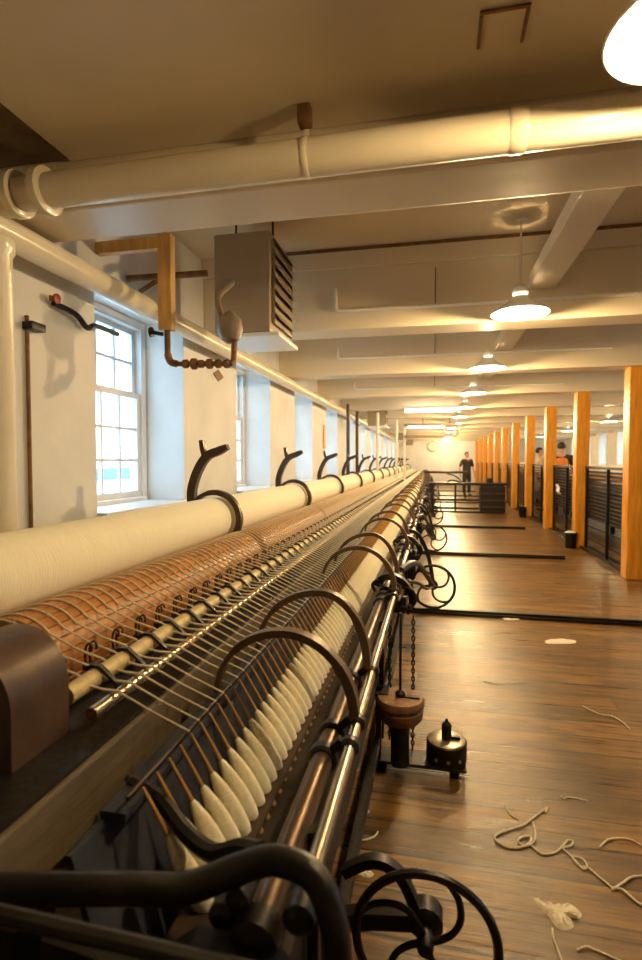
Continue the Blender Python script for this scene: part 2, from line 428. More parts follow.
# thin wall conduit with valve
bm = B(); tube(bm, [(-1.985, 2.30, .9), (-1.985, 2.30, 2.12)], .010, 8); t = obj('wall_conduit', bm, 'rust')
tag(t, 'thin brown vertical conduit on the first pier beside the cream upright pipe', 'conduit')
bm = B(); box(bm, -1.998, -1.94, 2.28, 2.38, 2.05, 2.09, .006); obj('switch', bm, 'iron', t)
bm = B(); tube(bm, [(-1.98, 2.45, 2.25), (-1.955, 2.47, 2.25)], .016, 10); t = obj('valve', bm, 'rust')
tag(t, 'small red-handled valve with black pipe under the dark corner by the first pier', 'valve')
bm = B(); lathe(bm, [(.012, 0), (.026, .004), (.026, .014), (.012, .018)], 20, (-1.955, 2.47, 2.25), 'X'); obj('handle', bm, 'red', t)
bm = B(); tube(bm, spline([(-1.97, 2.47, 2.23), (-1.95, 2.62, 2.21), (-1.95, 2.72, 2.16), (-1.95, 2.80, 2.19), (-1.97, 3.05, 2.20)], 5), .016, 8); obj('pipe_run', bm, 'iron', t)

# ------------------------------------------------------------------ unit heaters
def make_heater(detail=True):
    t = thing('unit_heater', '', 'heater', (0, 0, 0), 0, 'grey unit heaters by the window wall')
    bm = B(); box(bm, 0, .40, 0, .54, .03, .70, .012); obj('casing', bm, 'grey', t, smooth=False)
    bm = B(); box(bm, .402, .425, .04, .50, .09, .66, .004); o = obj('grille_back', bm, 'greydark', t, smooth=False)
    for i in range(7):
        bm = B(); z = .10 + .08 * i
        prism(bm, [(.426, z + .055), (.455, z + .02), (.455, z + .026), (.430, z + .062), (.426, z + .062)], .045, .495); obj('louvre', bm, 'greydark', t, smooth=False)
    bm = B(); box(bm, .03, .46, .01, .53, 0, .028, .006); obj('base_tray', bm, 'white', t, smooth=False)
    for x in (.06, .34):
        bm = B(); tube(bm, [(x, .27, .70), (x, .27, .898)], .008, 8); obj('hanger', bm, 'iron', t)
    return t
h0 = make_heater(); h0.location = (-1.49, 3.46, 2.245)
h0['label'] = 'grey louvred unit heater hanging by the first window'
for k, (y, w) in enumerate(((12.60, 'second'), (21.9, 'third'), (28.9, 'farthest'))):
    dup(h0, (-1.55, y, 2.19), 'grey louvred unit heater hanging by the windows, %s from the camera' % w)
# steam trap pipework feeding the heater
t = thing('steam_trap', 'rusty jointed pipework and valve hanging beside the first grey heater', 'pipework', (0, 0, 0))
bm = B(); tube(bm, [(-1.545, 2.90, 2.17), (-1.545, 2.90, 2.02)], .018, 10); tube(bm, spline([(-1.545, 2.90, 2.03), (-1.53, 2.905, 1.985), (-1.49, 2.91, 1.97)], 4), .022, 10)
tube(bm, [(-1.49, 2.91, 1.97), (-1.18, 2.97, 1.97)], .015, 10); obj('pipe_run', bm, 'rust', t)
bm = B()
for x, r in ((-1.44, .026), (-1.39, .034), (-1.35, .024), (-1.30, .030), (-1.25, .026), (-1.20, .026)):
    lathe(bm, [(r * .7, -.02), (r, -.012), (r, .012), (r * .7, .02)], 12, (x, 2.92 + (x + 1.44) * .19, 1.97), 'X')
obj('fitting', bm, 'rust', t)
bm = B(); tube(bm, [(-1.18, 2.97, 1.97), (-1.165, 2.985, 1.99), (-1.165, 3.0, 2.10)], .018, 10); obj('riser', bm, 'rust', t)
bm = B(); lathe(bm, [(.02, -.09), (.055, -.07), (.078, -.01), (.070, .05), (.035, .085), (.018, .10)], 18, (-1.20, 3.02, 2.19)); obj('trap_body', bm, 'greydark', t)
bm = B(); tube(bm, [(-1.56, 2.88, 2.14), (-1.62, 2.86, 2.15)], .012, 8); lathe(bm, [(.01, 0), (.03, .003), (.03, .012), (.01, .015)], 14, (-1.63, 2.855, 2.15), 'X'); obj('tap', bm, 'iron', t)
bm = B(); tube(bm, spline([(-1.25, 3.03, 2.24), (-1.33, 3.15, 2.42), (-1.30, 3.30, 2.55), (-1.36, 3.40, 2.60)], 5), .02, 10); obj('feed', bm, 'greydark', t)
t = thing('pipe_bracket', 'orange-brown wooden bracket hanging beside the first heater', 'bracket', (0, 0, 0))
bm = B(); box(bm, -1.588, -1.505, 2.87, 2.93, 2.165, 2.72, .004); obj('upright', bm, 'softwood', t, smooth=False)
bm = B(); box(bm, -1.999, -1.589, 2.875, 2.925, 2.64, 2.71, .004); obj('arm', bm, 'softwood', t, smooth=False)
bm = B(); tube(bm, [(-1.99, 3.2, 2.60), (-1.50, 3.38, 2.66)], .022, 10); tube(bm, [(-1.99, 3.25, 2.49), (-1.80, 3.29, 2.618)], .016, 8)
tag(obj('wall_bracket', bm, 'rust'), 'dark iron stay between the wall and the first grey heater', 'bracket')

# ------------------------------------------------------------------ the spinning mule (fixed part)
N_SP, PITCH, YS = 514, .053, .93
YE = YS + PITCH * N_SP
mule = thing('spinning_mule', 'long iron and wood spinning mule along the window wall', 'spinning machine', (0, 0, 0))
H = 1.4
# roller beam
bm = B(); box(bm, -.92, -.70, .30, YE + .3, H - .775, H - .632, .006); obj('roller_beam', bm, 'plank', mule, smooth=False)
bm = B(); box(bm, -.93, -.712, .29, YE + .3, H - .6315, H - .622); obj('bed_plate', bm, 'iron', mule, smooth=False)
for y in [2.9, 6.3, 9.7, 13.1, 16.5, 19.9, 23.3, 26.7]:
    bm = B(); box(bm, -.90, -.72, y - .03, y + .03, 0, H - .776); box(bm, -1.66, -1.60, y - .03, y + .03, 0, .98); box(bm, -1.62, -.80, y - .025, y + .025, .40, .46); obj('leg', bm, 'iron', mule, smooth=False)
bm = B(); box(bm, -1.66, -1.44, 1.02, YE + .3, .80, .86, .005); obj('creel_beam', bm, 'plank', mule, smooth=False)
bm = B(); box(bm, -1.44, -.93, 1.05, YE, .52, .60); obj('inner_deck', bm, 'dark', mule, smooth=False)
# rollers
bm = B(); tube(bm, [(-.765, 1.06, H - .583), (-.765, YE + .1, H - .583)], .0165, 12); obj('bottom_roller', bm, 'steel', mule)
bm = B(); tube(bm, [(-.845, .95, H - .556), (-.845, YE + .1, H - .556)], .009, 8); obj('roller_arbor', bm, 'iron', mule)
def top_roller(): 
    bm = B(); lathe(bm, [(.014, -.056), (.0235, -.054), (.0235, .054), (.014, .056)], 14, (0, 0, 0), 'Y'); return bm
trm = mesh_of('top_roller', top_roller(), 'gold')
def saddle():
    bm = B(); strip(bm, [(-.030, .020), (-.012, .0285), (.012, .0285), (.034, .010), (.06, -.012), (.066, -.04)], .008, -.0065, .0065); return bm
sdm = mesh_of('saddle', saddle(), 'iron', False)
def hook():
    bm = B()
    for dy in (-.012, .012):
        tube(bm, spline([(.0, dy, -.045), (-.004, dy, .0), (.002, dy, .030), (.016, dy, .040), (.024, dy, .028), (.020, dy, .012)], 3), .0042, 5)
    box(bm, -.012, .012, -.018, .018, -.055, -.035); bmesh.ops.scale(bm, vec=(.8, .8, .8), verts=bm.verts); return bm
hkm = mesh_of('hook', hook(), 'bronze')
def place_many(me, name, ys, x, z, parent, limit=100):
    for y in ys[:limit]: obj(name, me, None, parent, loc=(x, y, z))
    rest = ys[limit:]
    if rest:
        bm = B()
        for y in rest:
            n0 = len(bm.verts); bm.from_mesh(me); bm.verts.ensure_lookup_table()
            bmesh.ops.translate(bm, verts=bm.verts[n0:], vec=(x, y, z))
        o = obj(name, bm, me.materials[0], parent); o['kind'] = 'stuff'
PIT2 = .127
ys2 = [1.13 + PIT2 * i for i in range(int((YE - 1.3) / PIT2))]
place_many(trm, 'top_roller', ys2, -.845, H - .556, mule)
place_many(sdm, 'saddle', [y + PIT2 / 2 for y in ys2], -.845, H - .556, mule)
place_many(hkm, 'hook', [y + .03 for y in ys2], -.935, H - .535, mule)
bm = B(); box(bm, -.955, -.915, 1.0, YE, H - .615, H - .592); obj('guide_bar', bm, 'bronze', mule, smooth=False)

# slatted surface drums and slubbing bobbins, one pair per section
DX, DZ, DR = -1.13, H - .57, .14
SX, SZ, SR = -1.31, H - .355, .129
SEC, RY = 1.86, 3.03
def slat_drum():
    bm = B(); L = SEC - .10; nS = 22; poly = []
    for k in range(nS):
        a0, a1 = 2 * PI * k / nS, 2 * PI * (k + 1) / nS; g = (a1 - a0) * .09
        for a, r in ((a0 + g * .2, DR - .006), (a0 + g, DR), ((a0 + a1) / 2, DR + .0005), (a1 - g, DR), (a1 - g * .2, DR - .006)):
            poly.append((r * math.cos(a), r * math.sin(a)))
    prism(bm, poly, -L / 2, L / 2); return mesh_of('surface_drum', bm, 'slat', False)
sdrum = slat_drum()
def bobbin_part(): 
    bm = B(); L = SEC - .07
    prof = [(SR - .03, -L / 2), (SR - .006, -L / 2 + .006), (SR, -L / 2 + .02)] + [(SR + .0003 * math.sin(i * 2.1) * (i % 3 - 1), -L / 2 + .02 + (L - .04) * i / 30) for i in range(1, 30)] + [(SR, L / 2 - .02), (SR - .006, L / 2 - .006), (SR - .03, L / 2)]
    lathe(bm, prof, 40, (0, 0, 0), 'Y'); return mesh_of('wound_slubbing', bm, 'slub')
bobm = bobbin_part()
bm = B(); lathe(bm, [(.02, -SEC / 2 + .008), (.02, SEC / 2 - .008)], 12, (0, 0, 0), 'Y'); bobax = mesh_of('axle', bm, 'steel')
def arm_mesh():
    bm = B()
    pts = []
    for a in range(150, -36, -8):
        pts.append((SX + .160 * math.cos(math.radians(a)), SZ + .160 * math.sin(math.radians(a))))
    tail = [(pts[-1][0] + .03, pts[-1][1] - .05), (pts[-1][0] + .075, pts[-1][1] - .075), (pts[-1][0] + .115, pts[-1][1] - .13)]
    strip(bm, pts + tail, [.024] * 6 + [.032] * (len(pts) - 6) + [.028, .024, .018], -.020, .020)
    return mesh_of('bobbin_guide', bm, 'bronze', False)
def horn_mesh():
    bm = B(); x, z = SX - .137, SZ + .079
    pts = [(x - .045, z - .04)] + [(p.x, p.z) for p in spline([(x - .01, 0, z), (x - .01, 0, z + .10), (x + .03, 0, z + .215), (x + .09, 0, z + .30), (x + .17, 0, z + .335), (x + .225, 0, z + .36)], 5)]
    strip(bm, pts, [.022, .034] + [.050] * (len(pts) - 9) + [.050, .048, .046, .042, .038, .034, .030], -.022, .022)
    strip(bm, [(x + .08, z + .296), (x + .062, z + .345), (x + .055, z + .400)], [.036, .028, .026], -.018, .018)
    return mesh_of('bobbin_horn', bm, 'bronze', False)
am, hm = arm_mesh(), horn_mesh()
nsec = int((YE - RY) / SEC) + 1
for k in range(nsec):
    yc = RY - SEC / 2 + SEC * k
    obj('surface_drum', sdrum, None, mule, loc=(DX, yc, DZ))
    b = thing('slubbing_bobbin', 'fat cream slubbing bobbin on near mule, %s in row' % nth(k), 'bobbin', (SX, yc, SZ), 0, 'slubbing bobbins on the near mule')
    obj('wound_slubbing', bobm, None, b); obj('axle', bobax, None, b)
    obj('bobbin_guide', am, None, mule, loc=(0, RY + SEC * k, 0)); obj('bobbin_horn', hm, None, mule, loc=(0, RY + SEC * k, 0))
bm = B(); tube(bm, [(DX, 1.0, DZ), (DX, YE + .2, DZ)], .025, 10); obj('drum_shaft', bm, 'steel', mule)
# gear cover at the near end
def arch(x0, x1, z0, z1, rx):
    pts = [(x0, z0), (x1, z0)]
    for a in range(0, 91, 10): pts.append((x1 - rx + rx * math.cos(math.radians(a)), z1 - rx + rx * math.sin(math.radians(a))))
    for a in range(90, 181, 10): pts.append((x0 + rx + rx * math.cos(math.radians(a)), z1 - rx + rx * math.sin(math.radians(a))))
    return pts
bm = B(); prism(bm, arch(-1.06, -.815, .45, 1.02, .12), .88, 1.05)
g = obj('gear_cover', bm, 'cover', mule, smooth=True)
bm = B(); lathe(bm, [(.012, -.012), (.012, .0)], 10, (-.93, .88, .93), 'Y'); obj('bolt', bm, 'steel', g)
bm = B(); box(bm, -1.03, -.84, .90, 1.03, .0, .45, .01); obj('end_leg', bm, 'iron', mule, smooth=False)
bm = B(); strip(bm, [(-.80, .70), (-.795, .66), (-.83, .60), (-.86, .52)], .03, .94, 1.02); obj('lever', bm, 'rust', mule, smooth=False)

# ------------------------------------------------------------------ carriage (moves as one)
car = thing('mule_carriage', 'long spindle carriage of the mule with silver front rail and iron hoops', 'carriage', (0, 0, 0))
tip = Vector((-.56, 0, H - .645)); base = Vector((-.42, 0, H - .877)); ax = (tip - base).normalized(); lean = math.atan2(ax.x, ax.z)
bm = B()
prism(bm, [(-.48, .30), (-.27, .30), (-.25, .34), (-.25, .50), (-.36, .51), (-.42, .495), (-.48, .44)], .60, YE + .1); obj('body', bm, 'dark', car, smooth=False)
bm = B(); tube(bm, [(-.268, .77, H - .75), (-.268, YE + .1, H - .75)], .027, 14); obj('drum_rail', bm, 'steel_dark', car)
bm = B(); tube(bm, [(-.20, .80, H - .713), (-.20, YE + .1, H - .713)], .0155, 14); obj('front_rail', bm, 'steel', car)
bm = B(); tube(bm, [(-.575, .90, H - .652), (-.575, YE, H - .652)], .004, 6); obj('faller_wire', bm, 'bronze', car)
bm = B(); box(bm, -.635, -.578, .90, YE, H - .700, H - .684); obj('felt_board', bm, 'navy', car, smooth=False)
bm = B(); box(bm, -.47, -.395, .62, YE, .525, .535); obj('spindle_rail', bm, 'bronze', car, smooth=False)
# board behind the spindles, under their tips
bm = B(); prism(bm, [(-.635, .699), (-.622, .699), (-.50, .31), (-.515, .31)], .80, YE); obj('back_board', bm, 'navy', car, smooth=False)
def spindle_mesh():
    bm = B(); pts = [ax * t for t in (-.03, 0, .02, .18, .269)]
    tube(bm, pts, [.010, .010, .0065, .0052, .0032], 6); return mesh_of('spindle', bm, 'spindle')
spm = spindle_mesh()
spy = [YS + PITCH * i for i in range(N_SP)]
place_many(spm, 'spindle', spy, base.x, base.z, car)
# cops of yarn
def cop_mesh():
    bm = B()
    lathe(bm, [(.008, .0), (.016, .004), (.0212, .02), (.0226, .05), (.0215, .085), (.0170, .120), (.0095, .152), (.0055, .162)], 14)
    me = mesh_of('yarn_cop', bm, 'cop'); return me
cpm = cop_mesh()
LIM = 300
for y in spy[:LIM]:
    o = obj('yarn_cop', cpm, None, loc=(base.x + ax.x * .004, y, base.z + ax.z * .004)); o.rotation_euler = (0, lean, 0)
    tag(o, 'plump cream yarn cop on a leaning spindle of the carriage row', 'yarn cop', 'cream yarn cops on the carriage spindles')
rot = Matrix.Rotation(lean, 4, 'Y')
bm = B()
for y in spy[LIM:]:
    n0 = len(bm.verts); bm.from_mesh(cpm); bm.verts.ensure_lookup_table(); vs = bm.verts[n0:]
    bmesh.ops.transform(bm, matrix=Matrix.Translation((base.x + ax.x * .004, y, base.z + ax.z * .004)) @ rot, verts=vs)
tag(obj('yarn_cop', bm, 'cop'), 'farthest cream yarn cops at the end of the carriage row', 'yarn cops', None, 'stuff')
# yarns
def yarn_mesh(thin=.0026, thick=.0036, n=5):
    bm = B(); pts = []
    nip = math.degrees(math.atan2(SZ - DZ, SX - DX))
    for i in range(9):
        a = math.radians(nip + (42 - nip) * i / 8); r = DR + .004
        pts.append(Vector((DX + r * math.cos(a), 0, DZ + r * math.sin(a))))
    pts += [Vector((-.935, 0, H - .512)), Vector((-.862, 0, H - .531)), Vector((-.822, 0, H - .556)), Vector((-.79, 0, H - .562)), Vector((-.752, 0, H - .562))]
    tp = tip + ax * .004
    pts += [tp * .5 + Vector((-.752, 0, H - .562)) * .5 + Vector((0, 0, -.003)), tp]
    tube(bm, pts, [thick] * (len(pts) - 2) + [thin, thin], n)
    return mesh_of('yarn', bm, 'yarn')
yarn_me = yarn_mesh()
yy = [y for y in spy if y > 1.09]
for y in yy[:LIM]:
    tag(obj('yarn', yarn_me, None, loc=(0, y, 0)), 'cream yarn drawn from the slatted drum down to a spindle tip', 'yarn', 'cream yarns across the mule')
bm = B()
for y in yy[LIM:]:
    n0 = len(bm.verts); bm.from_mesh(yarn_me); bm.verts.ensure_lookup_table(); bmesh.ops.translate(bm, verts=bm.verts[n0:], vec=(0, y, 0))
tag(obj('yarn', bm, 'yarn'), 'farthest cream yarns at the far end of the mule', 'yarns', None, 'stuff')
# hoops
def hoop_mesh(xl, zl, xp, zp, xr, zr):
    bm = B(); pts = []
    for i in range(25):
        a = PI - PI * i / 24
        if a > PI / 2: x = xp + (xp - xl) * math.cos(a); z = zl + (zp - zl) * math.sin(a)
        else: x = xp + (xr - xp) * math.cos(a); z = zr + (zp - zr) * math.sin(a)
        pts.append((x, z))
    strip(bm, pts, [.014] * 6 + [.021] * 13 + [.026] * 6, -.018, .018); return mesh_of('faller_hoop', bm, 'hoop', False)
hA = hoop_mesh(-.60, H - .66, -.40, H - .478, -.205, H - .70)
hB = hoop_mesh(-.60, H - .66, -.375, H - .452, -.215, H - .70)
bm = B(); lathe(bm, [(.031, -.02), (.038, -.012), (.038, .012), (.031, .02)], 14, (-.268, 0, H - .75), 'Y'); lathe(bm, [(.018, -.018), (.025, -.01), (.025, .01), (.018, .018)], 14, (-.20, 0, H - .713), 'Y')
strip(bm, [(-.25, H - .73), (-.22, H - .70)], .02, -.012, .012); clm = mesh_of('rail_clamp', bm, 'iron')
k = 0
while 1.42 + 1.47 * k < YE - .3:
    y = 1.405 + 1.47 * k
    obj('faller_hoop', hA, None, car, loc=(0, y, 0)); obj('faller_hoop', hB, None, car, loc=(0, y + .36, 0))
    obj('rail_clamp', clm, None, car, loc=(0, y, 0)); obj('rail_clamp', clm, None, car, loc=(0, y + .36, 0)); obj('rail_clamp', clm, None, car, loc=(0, y - .12, 0))
    k += 1
# wheels running on the floor rails
def wheel_meshes():
    bm = B(); R = .194
    ring = [(0 + R * math.cos(2 * PI * i / 40), 0, R * math.sin(2 * PI * i / 40)) for i in range(40)]
    tube(bm, ring, .013, 8, closed=True); rim = mesh_of('rim', bm, 'iron')
    bm = B()
    for q in range(1):
        a0 = q * PI / 2 + .3
        pts = [(R * f * math.cos(a0 + 1.0 * f * f), 0, R * f * math.sin(a0 + 1.0 * f * f)) for f in (.08, .25, .45, .65, .85, 1.)]
        tube(bm, spline(pts, 3), .010, 6)
    sp = mesh_of('spoke', bm, 'iron')
    bm = B(); lathe(bm, [(.010, -.035), (.020, -.03), (.024, -.015), (.024, .015), (.020, .03), (.010, .05)], 14, (0, 0, 0), 'Y'); hub = mesh_of('hub', bm, 'iron')
    return rim, sp, hub
wr, ws, wh = wheel_meshes()
def bracket_mesh():
    bm = B()
    strip(bm, [(p.x, p.z) for p in spline([(-.30, 0, .70), (-.22, 0, .745), (-.13, 0, .70), (-.06, 0, .56), (-.02, 0, .40), (0, 0, .26)], 5)], .034, .05, .08)
    strip(bm, [(-.14, .40), (-.08, .36), (0, .245)], .04, .05, .09)
    lathe(bm, [(.03, .04), (.045, .05), (.045, .10), (.03, .11)], 14, (0, 0, .2445), 'Y')
    box(bm, -.24, -.16, .02, .12, .30, .46, .01)
    return mesh_of('wheel_bracket', bm, 'iron')
wbm = bracket_mesh()
bm = B(); tube(bm, spline([(-.20, -1.55, .70), (-.13, -1.35, .715), (-.09, -.9, .60), (-.04, -.35, .40), (0, .0, .25)], 5), [.024] * 5 + [.018] * 16, 8); tube(bm, spline([(-.16, -1.5, .62), (-.10, -1.1, .52), (-.05, -.5, .34), (0, .0, .245)], 5), .012, 8); stm = mesh_of('wheel_stay', bm, 'iron')
bm = B(); strip(bm, [(-.24, .20), (-.14, .225), (0, .245)], .045, .05, .09); strip(bm, [(p.x, p.z) for p in spline([(-.22, 0, .34), (-.14, 0, .385), (-.07, 0, .36), (-.02, 0, .26)], 4)], .026, .05, .08)
lathe(bm, [(.03, .04), (.045, .05), (.045, .10), (.03, .11)], 14, (0, 0, .2445), 'Y'); wbn = mesh_of('wheel_bracket', bm, 'iron')
RAILY = [1.32, 4.93, 8.05, 11.4, 14.7, 18.0, 21.3, 24.6]
for k, y in enumerate(RAILY):
    w = obj('wheel', wr, None, car, loc=(0, y, .2445)); w.rotation_euler = (0, .45 * k, 0)
    for q in range(4): obj('spoke', ws, None, w).rotation_euler = (0, q * PI / 2, 0)
    obj('hub', wh, None, w)
    if k: obj('wheel_stay', stm, None, car, loc=(0, y, 0)); obj('wheel_bracket', wbm, None, car, loc=(0, y, 0))
    else: w.location = (-.012, y, .185); w.scale = (.91, .91, .91); obj('wheel_bracket', wbn, None, car, loc=(-.012, y, -.0595))
# squaring gear casting clamped on the rails, one ahead of every wheel
def casting_mesh():
    bm = B()
    lathe(bm, [(.02, -.07), (.055, -.06), (.06, -.02), (.06, .02), (.055, .06), (.02, .07)], 14, (-.268, 0, H - .75), 'Y')
    lathe(bm, [(.02, -.05), (.045, -.04), (.045, .04), (.02, .05)], 14, (-.20, 0, H - .713), 'Y')
    strip(bm, [(p.x, p.z) for p in spline([(-.34, 0, .70), (-.31, 0, .755), (-.24, 0, .775), (-.15, 0, .745), (-.08, 0, .66), (-.07, 0, .56), (-.11, 0, .50)], 5)], .045, -.04, .04)
    tube(bm, spline([(-.35, -.05, .66), (-.37, -.05, .71), (-.335, -.05, .745), (-.29, -.05, .72)], 5), .013, 8)
    tube(bm, spline([(-.14, -.03, .70), (-.06, -.06, .68), (-.04, -.06, .60), (-.09, -.06, .545), (-.15, -.05, .56)], 5), .014, 8)
    box(bm, -.22, -.11, -.06, .10, .50, .60, .012)
    lathe(bm, [(.012, -.10), (.022, -.09), (.022, -.05)], 10, (-.13, 0, .62), 'Y'); lathe(bm, [(.012, -.11), (.018, -.10), (.018, -.05)], 10, (-.08, 0, .56), 'Y')
    bmesh.ops.scale(bm, vec=(.72, .8, .72), verts=bm.verts, space=Matrix.Translation((.24, 0, -.67))); return mesh_of('squaring_gear', bm, 'iron')
cgm = casting_mesh()
for y in (3.0, 4.60, 7.75, 11.1, 14.4, 17.7, 21.0): obj('squaring_gear', cgm, None, car, loc=(0, y, 0))
# legs under the front rail
bm = B(); box(bm, -.245, -.220, -.014, .014, .10, H - .745, .004); lgm = mesh_of('leg', bm, 'iron', False)
for y in (1.02, 2.45, 4.7, 6.2, 7.8, 9.6, 11.2, 13.0, 14.6): obj('leg', lgm, None, car, loc=(0, y, 0))
bm = B(); box(bm, -.26, -.23, .9, YE, .10, .15); obj('lower_rail', bm, 'iron', car, smooth=False)
# near end of the carriage: end plate and S-shaped arms
bm = B(); prism(bm, [(-.62, .12), (-.16, .12), (-.16, .60), (-.24, .66), (-.36, .66), (-.44, .60), (-.62, .62)], .72, .76); obj('end_plate', bm, 'iron', car, smooth=False)
bm = B(); tube(bm, spline([(-.640, 1.01, .715), (-.626, 1.0, .711), (-.55, .98, .697), (-.465, .93, .673), (-.393, .89, .676), (-.329, .86, .717), (-.282, .83, .74)], 6), [.009] * 6 + [.017] * 31, 8); obj('counter_arm', bm, 'iron', car)
bm = B(); tube(bm, spline([(-.70, .66, .74), (-.584, .68, .745), (-.457, .72, .736), (-.376, .75, .726), (-.304, .78, .745), (-.245, .79, .762), (-.182, .78, .757), (-.148, .76, .722), (-.135, .75, .66), (-.14, .75, .52)], 6), .023, 10); obj('faller_arm', bm, 'iron', car)
bm = B(); tube(bm, [(-.72, .58, .80), (-.58, .60, .775), (-.211, .66, .705), (-.10, .68, .68)], .012, 8); obj('end_stay', bm, 'iron', car)
bm = B()
for x, y, z, r in ((-.268, .77, .65, .04), (-.20, .79, .687, .026), (-.33, .80, .66, .025), (-.30, .79, .70, .02)):
    lathe(bm, [(r * .5, -.03), (r, -.02), (r, .02), (r * .5, .03)], 14, (x, y, z), 'Y')
obj('boss', bm, 'iron', car)

# ------------------------------------------------------------------ hanging weights
def unit_weight(): pass
t = thing('drum_weight', 'rusty drum-shaped weight with a neck, hanging on an iron rod', 'weight', (-.138, 2.33, .03))
bm = B(); lathe(bm, [(.046, .205), (.085, .225), (.098, .24), (.101, .275), (.096, .282), (.096, .288), (.105, .295), (.105, .315), (.098, .325), (.03, .328)], 28); obj('body', bm, 'rust', t)
bm = B(); lathe(bm, [(.035, .02), (.042, .025), (.040, .14), (.045, .2045)], 24); obj('neck', bm, 'iron', t)
bm = B(); lathe(bm, [(.02, .328), (.022, .345), (.010, .355)], 12); tube(bm, [(0, 0, .35), (0, 0, .70)], .006, 8); obj('rod', bm, 'iron', t)
bm = B(); box(bm, .02, .085, -.012, .012, .327, .333); obj('slot', bm, 'iron', t, smooth=False)
t = thing('peg_weight', 'black drilled disc weight with a peg, standing on an iron plate', 'weight', (.065, 2.42, .05))
bm = B(); lathe(bm, [(.085, 0), (.089, .004), (.089, .085), (.084, .090)], 28); obj('disc', bm, 'iron', t)
bm = B(); lathe(bm, [(.084, .0), (.080, .003), (.03, .004)], 28, (0, 0, .0902)); obj('face', bm, 'worn_steel', t)
bm = B(); lathe(bm, [(.022, .095), (.022, .155), (.016, .165), (.008, .170), (.006, .185)], 14); box(bm, .015, .06, -.008, .008, .095, .108); obj('peg', bm, 'iron', t)
bm = B()
for a in (-.9, -1.5, -2.1): lathe(bm, [(.008, 0), (.008, .004)], 10, (.0895 * math.cos(a), .0895 * math.sin(a) - .002, .03), 'Y')
obj('hole', bm, 'worn_steel', t)
bm = B(); box(bm, -.24, .15, 2.34, 2.47, .036, .05, .003); box(bm, -.24, -.20, 2.38, 2.43, .0, .036); box(bm, .08, .12, 2.38, 2.43, 0, .036); box(bm, -.25, -.225, 2.36, 2.40, .05, .36); box(bm, -.25, -.19, 2.33, 2.43, .33, .36)
tag(obj('weight_bracket', bm, 'iron', smooth=False), 'black iron floor bracket holding the peg weight', 'bracket')
def chain(name, x, y, z0, z1, label):
    bm = B(); n = int((z1 - z0) / .019)
    for i in range(n):
        z = z0 + i * .019; pts = []
        for k in range(10):
            a = 2 * PI * k / 10; u, w = .0062 * math.cos(a), .0125 * math.sin(a)
            pts.append((x + (u if i % 2 else 0), y + (0 if i % 2 else u), z + w))
        tube(bm, pts, .0036, 4, closed=True)
    tag(obj(name, bm, 'iron'), label, 'chain', 'chains beside the drum weight')
chain('chain', -.088, 2.47, .06, .70, 'black iron chain hanging on the aisle side of the drum weight')
chain('chain', -.195, 2.46, .10, .68, 'black iron chain hanging on the machine side of the drum weight')

# ------------------------------------------------------------------ floor rails
for k, y in enumerate(RAILY[1:]):
    bm = B(); box(bm, -1.4, 1.83, y - .045, y + .045, .0, .022, .003); box(bm, -1.4, 1.83, y - .020, y + .020, .0221, .044, .003)
    tag(obj('floor_rail', bm, 'iron', smooth=False), 'dark iron rail lying across the floor boards, %s' % nth(k), 'floor rail', 'carriage rails across the floor')

# ------------------------------------------------------------------ headstock across the aisle, far
t = thing('headstock_frame', 'dark iron headstock frame standing across the aisle before the far person', 'machine frame', (0, 14.85, 0))
bm = B(); box(bm, 1.22, 1.86, -.15, .35, .02, .72, .02); obj('gear_box', bm, 'iron', t, smooth=False)
bm = B()
for z in (.14, .32, .50): box(bm, 1.24, 1.84, -.175, -.151, z, z + .03)
obj('rib', bm, 'bronze', t, smooth=False)
bm = B(); box(bm, -.10, 1.90, -.10, .30, .73, .80, .01); obj('top_beam', bm, 'iron', t, smooth=False)
bm = B(); box(bm, -.05, 1.20, -.05, .05, .30, .36, .005); box(bm, -.05, 1.2, .1, .16, .06, .12, .005); obj('lower_beam', bm, 'iron', t, smooth=False)
bm = B(); strip(bm, [(p.x, p.z) for p in spline([(.35, 0, .80), (.45, 0, .86), (.62, 0, .84), (.70, 0, .80)], 4)], .04, -.05, .05); lathe(bm, [(.05, -.03), (.07, 0), (.05, .03)], 14, (1.45, 0, .86), 'Y'); box(bm, 1.40, 1.55, -.05, .1, .80, .92, .01); obj('gear', bm, 'iron', t)
bm = B(); box(bm, -.05, .0, -.05, .05, 0, .73); box(bm, .55, .60, -.05, .05, 0, .73); obj('leg', bm, 'iron', t, smooth=False)
t = thing('drive_machine', 'dark iron arched drive frame behind the headstock at the end of the aisle', 'machine frame', (0, 19.6, 0))
bm = B(); box(bm, -.35, 1.15, -.08, .08, .93, 1.02, .01); obj('beam', bm, 'iron', t, smooth=False)
bm = B(); strip(bm, [(p.x, p.z) for p in spline([(.45, 0, .93), (.75, 0, .84), (.98, 0, .62), (1.08, 0, .30), (1.10, 0, .0)], 5)], .05, -.05, .05); box(bm, -.34, -.28, -.05, .05, 0, .93); obj('leg', bm, 'iron', t, smooth=False)
# tall cream posts and guard by the mule's headstock
for k, (x, y) in enumerate(((-.98, 14.3), (-.80, 14.9), (-1.25, 12.0), (-1.62, 10.1), (-1.66, 11.6))):
    bm = B(); lathe(bm, [(.06, 0), (.06, .02), (.035, .03), (.035, 2.48)], 14, (x, y, 0))
    tag(obj('drive_post', bm, 'pipe' if k < 3 else 'bronze'),
        ['cream vertical pipe rising from the mule headstock, left of the hanging frame', 'cream vertical pipe at the left end of the hanging frame', 'cream vertical pipe beside the second grey heater', 'brown vertical pipe by the fourth window', 'brown vertical pipe by the pier behind the bobbins'][k], 'pipe')
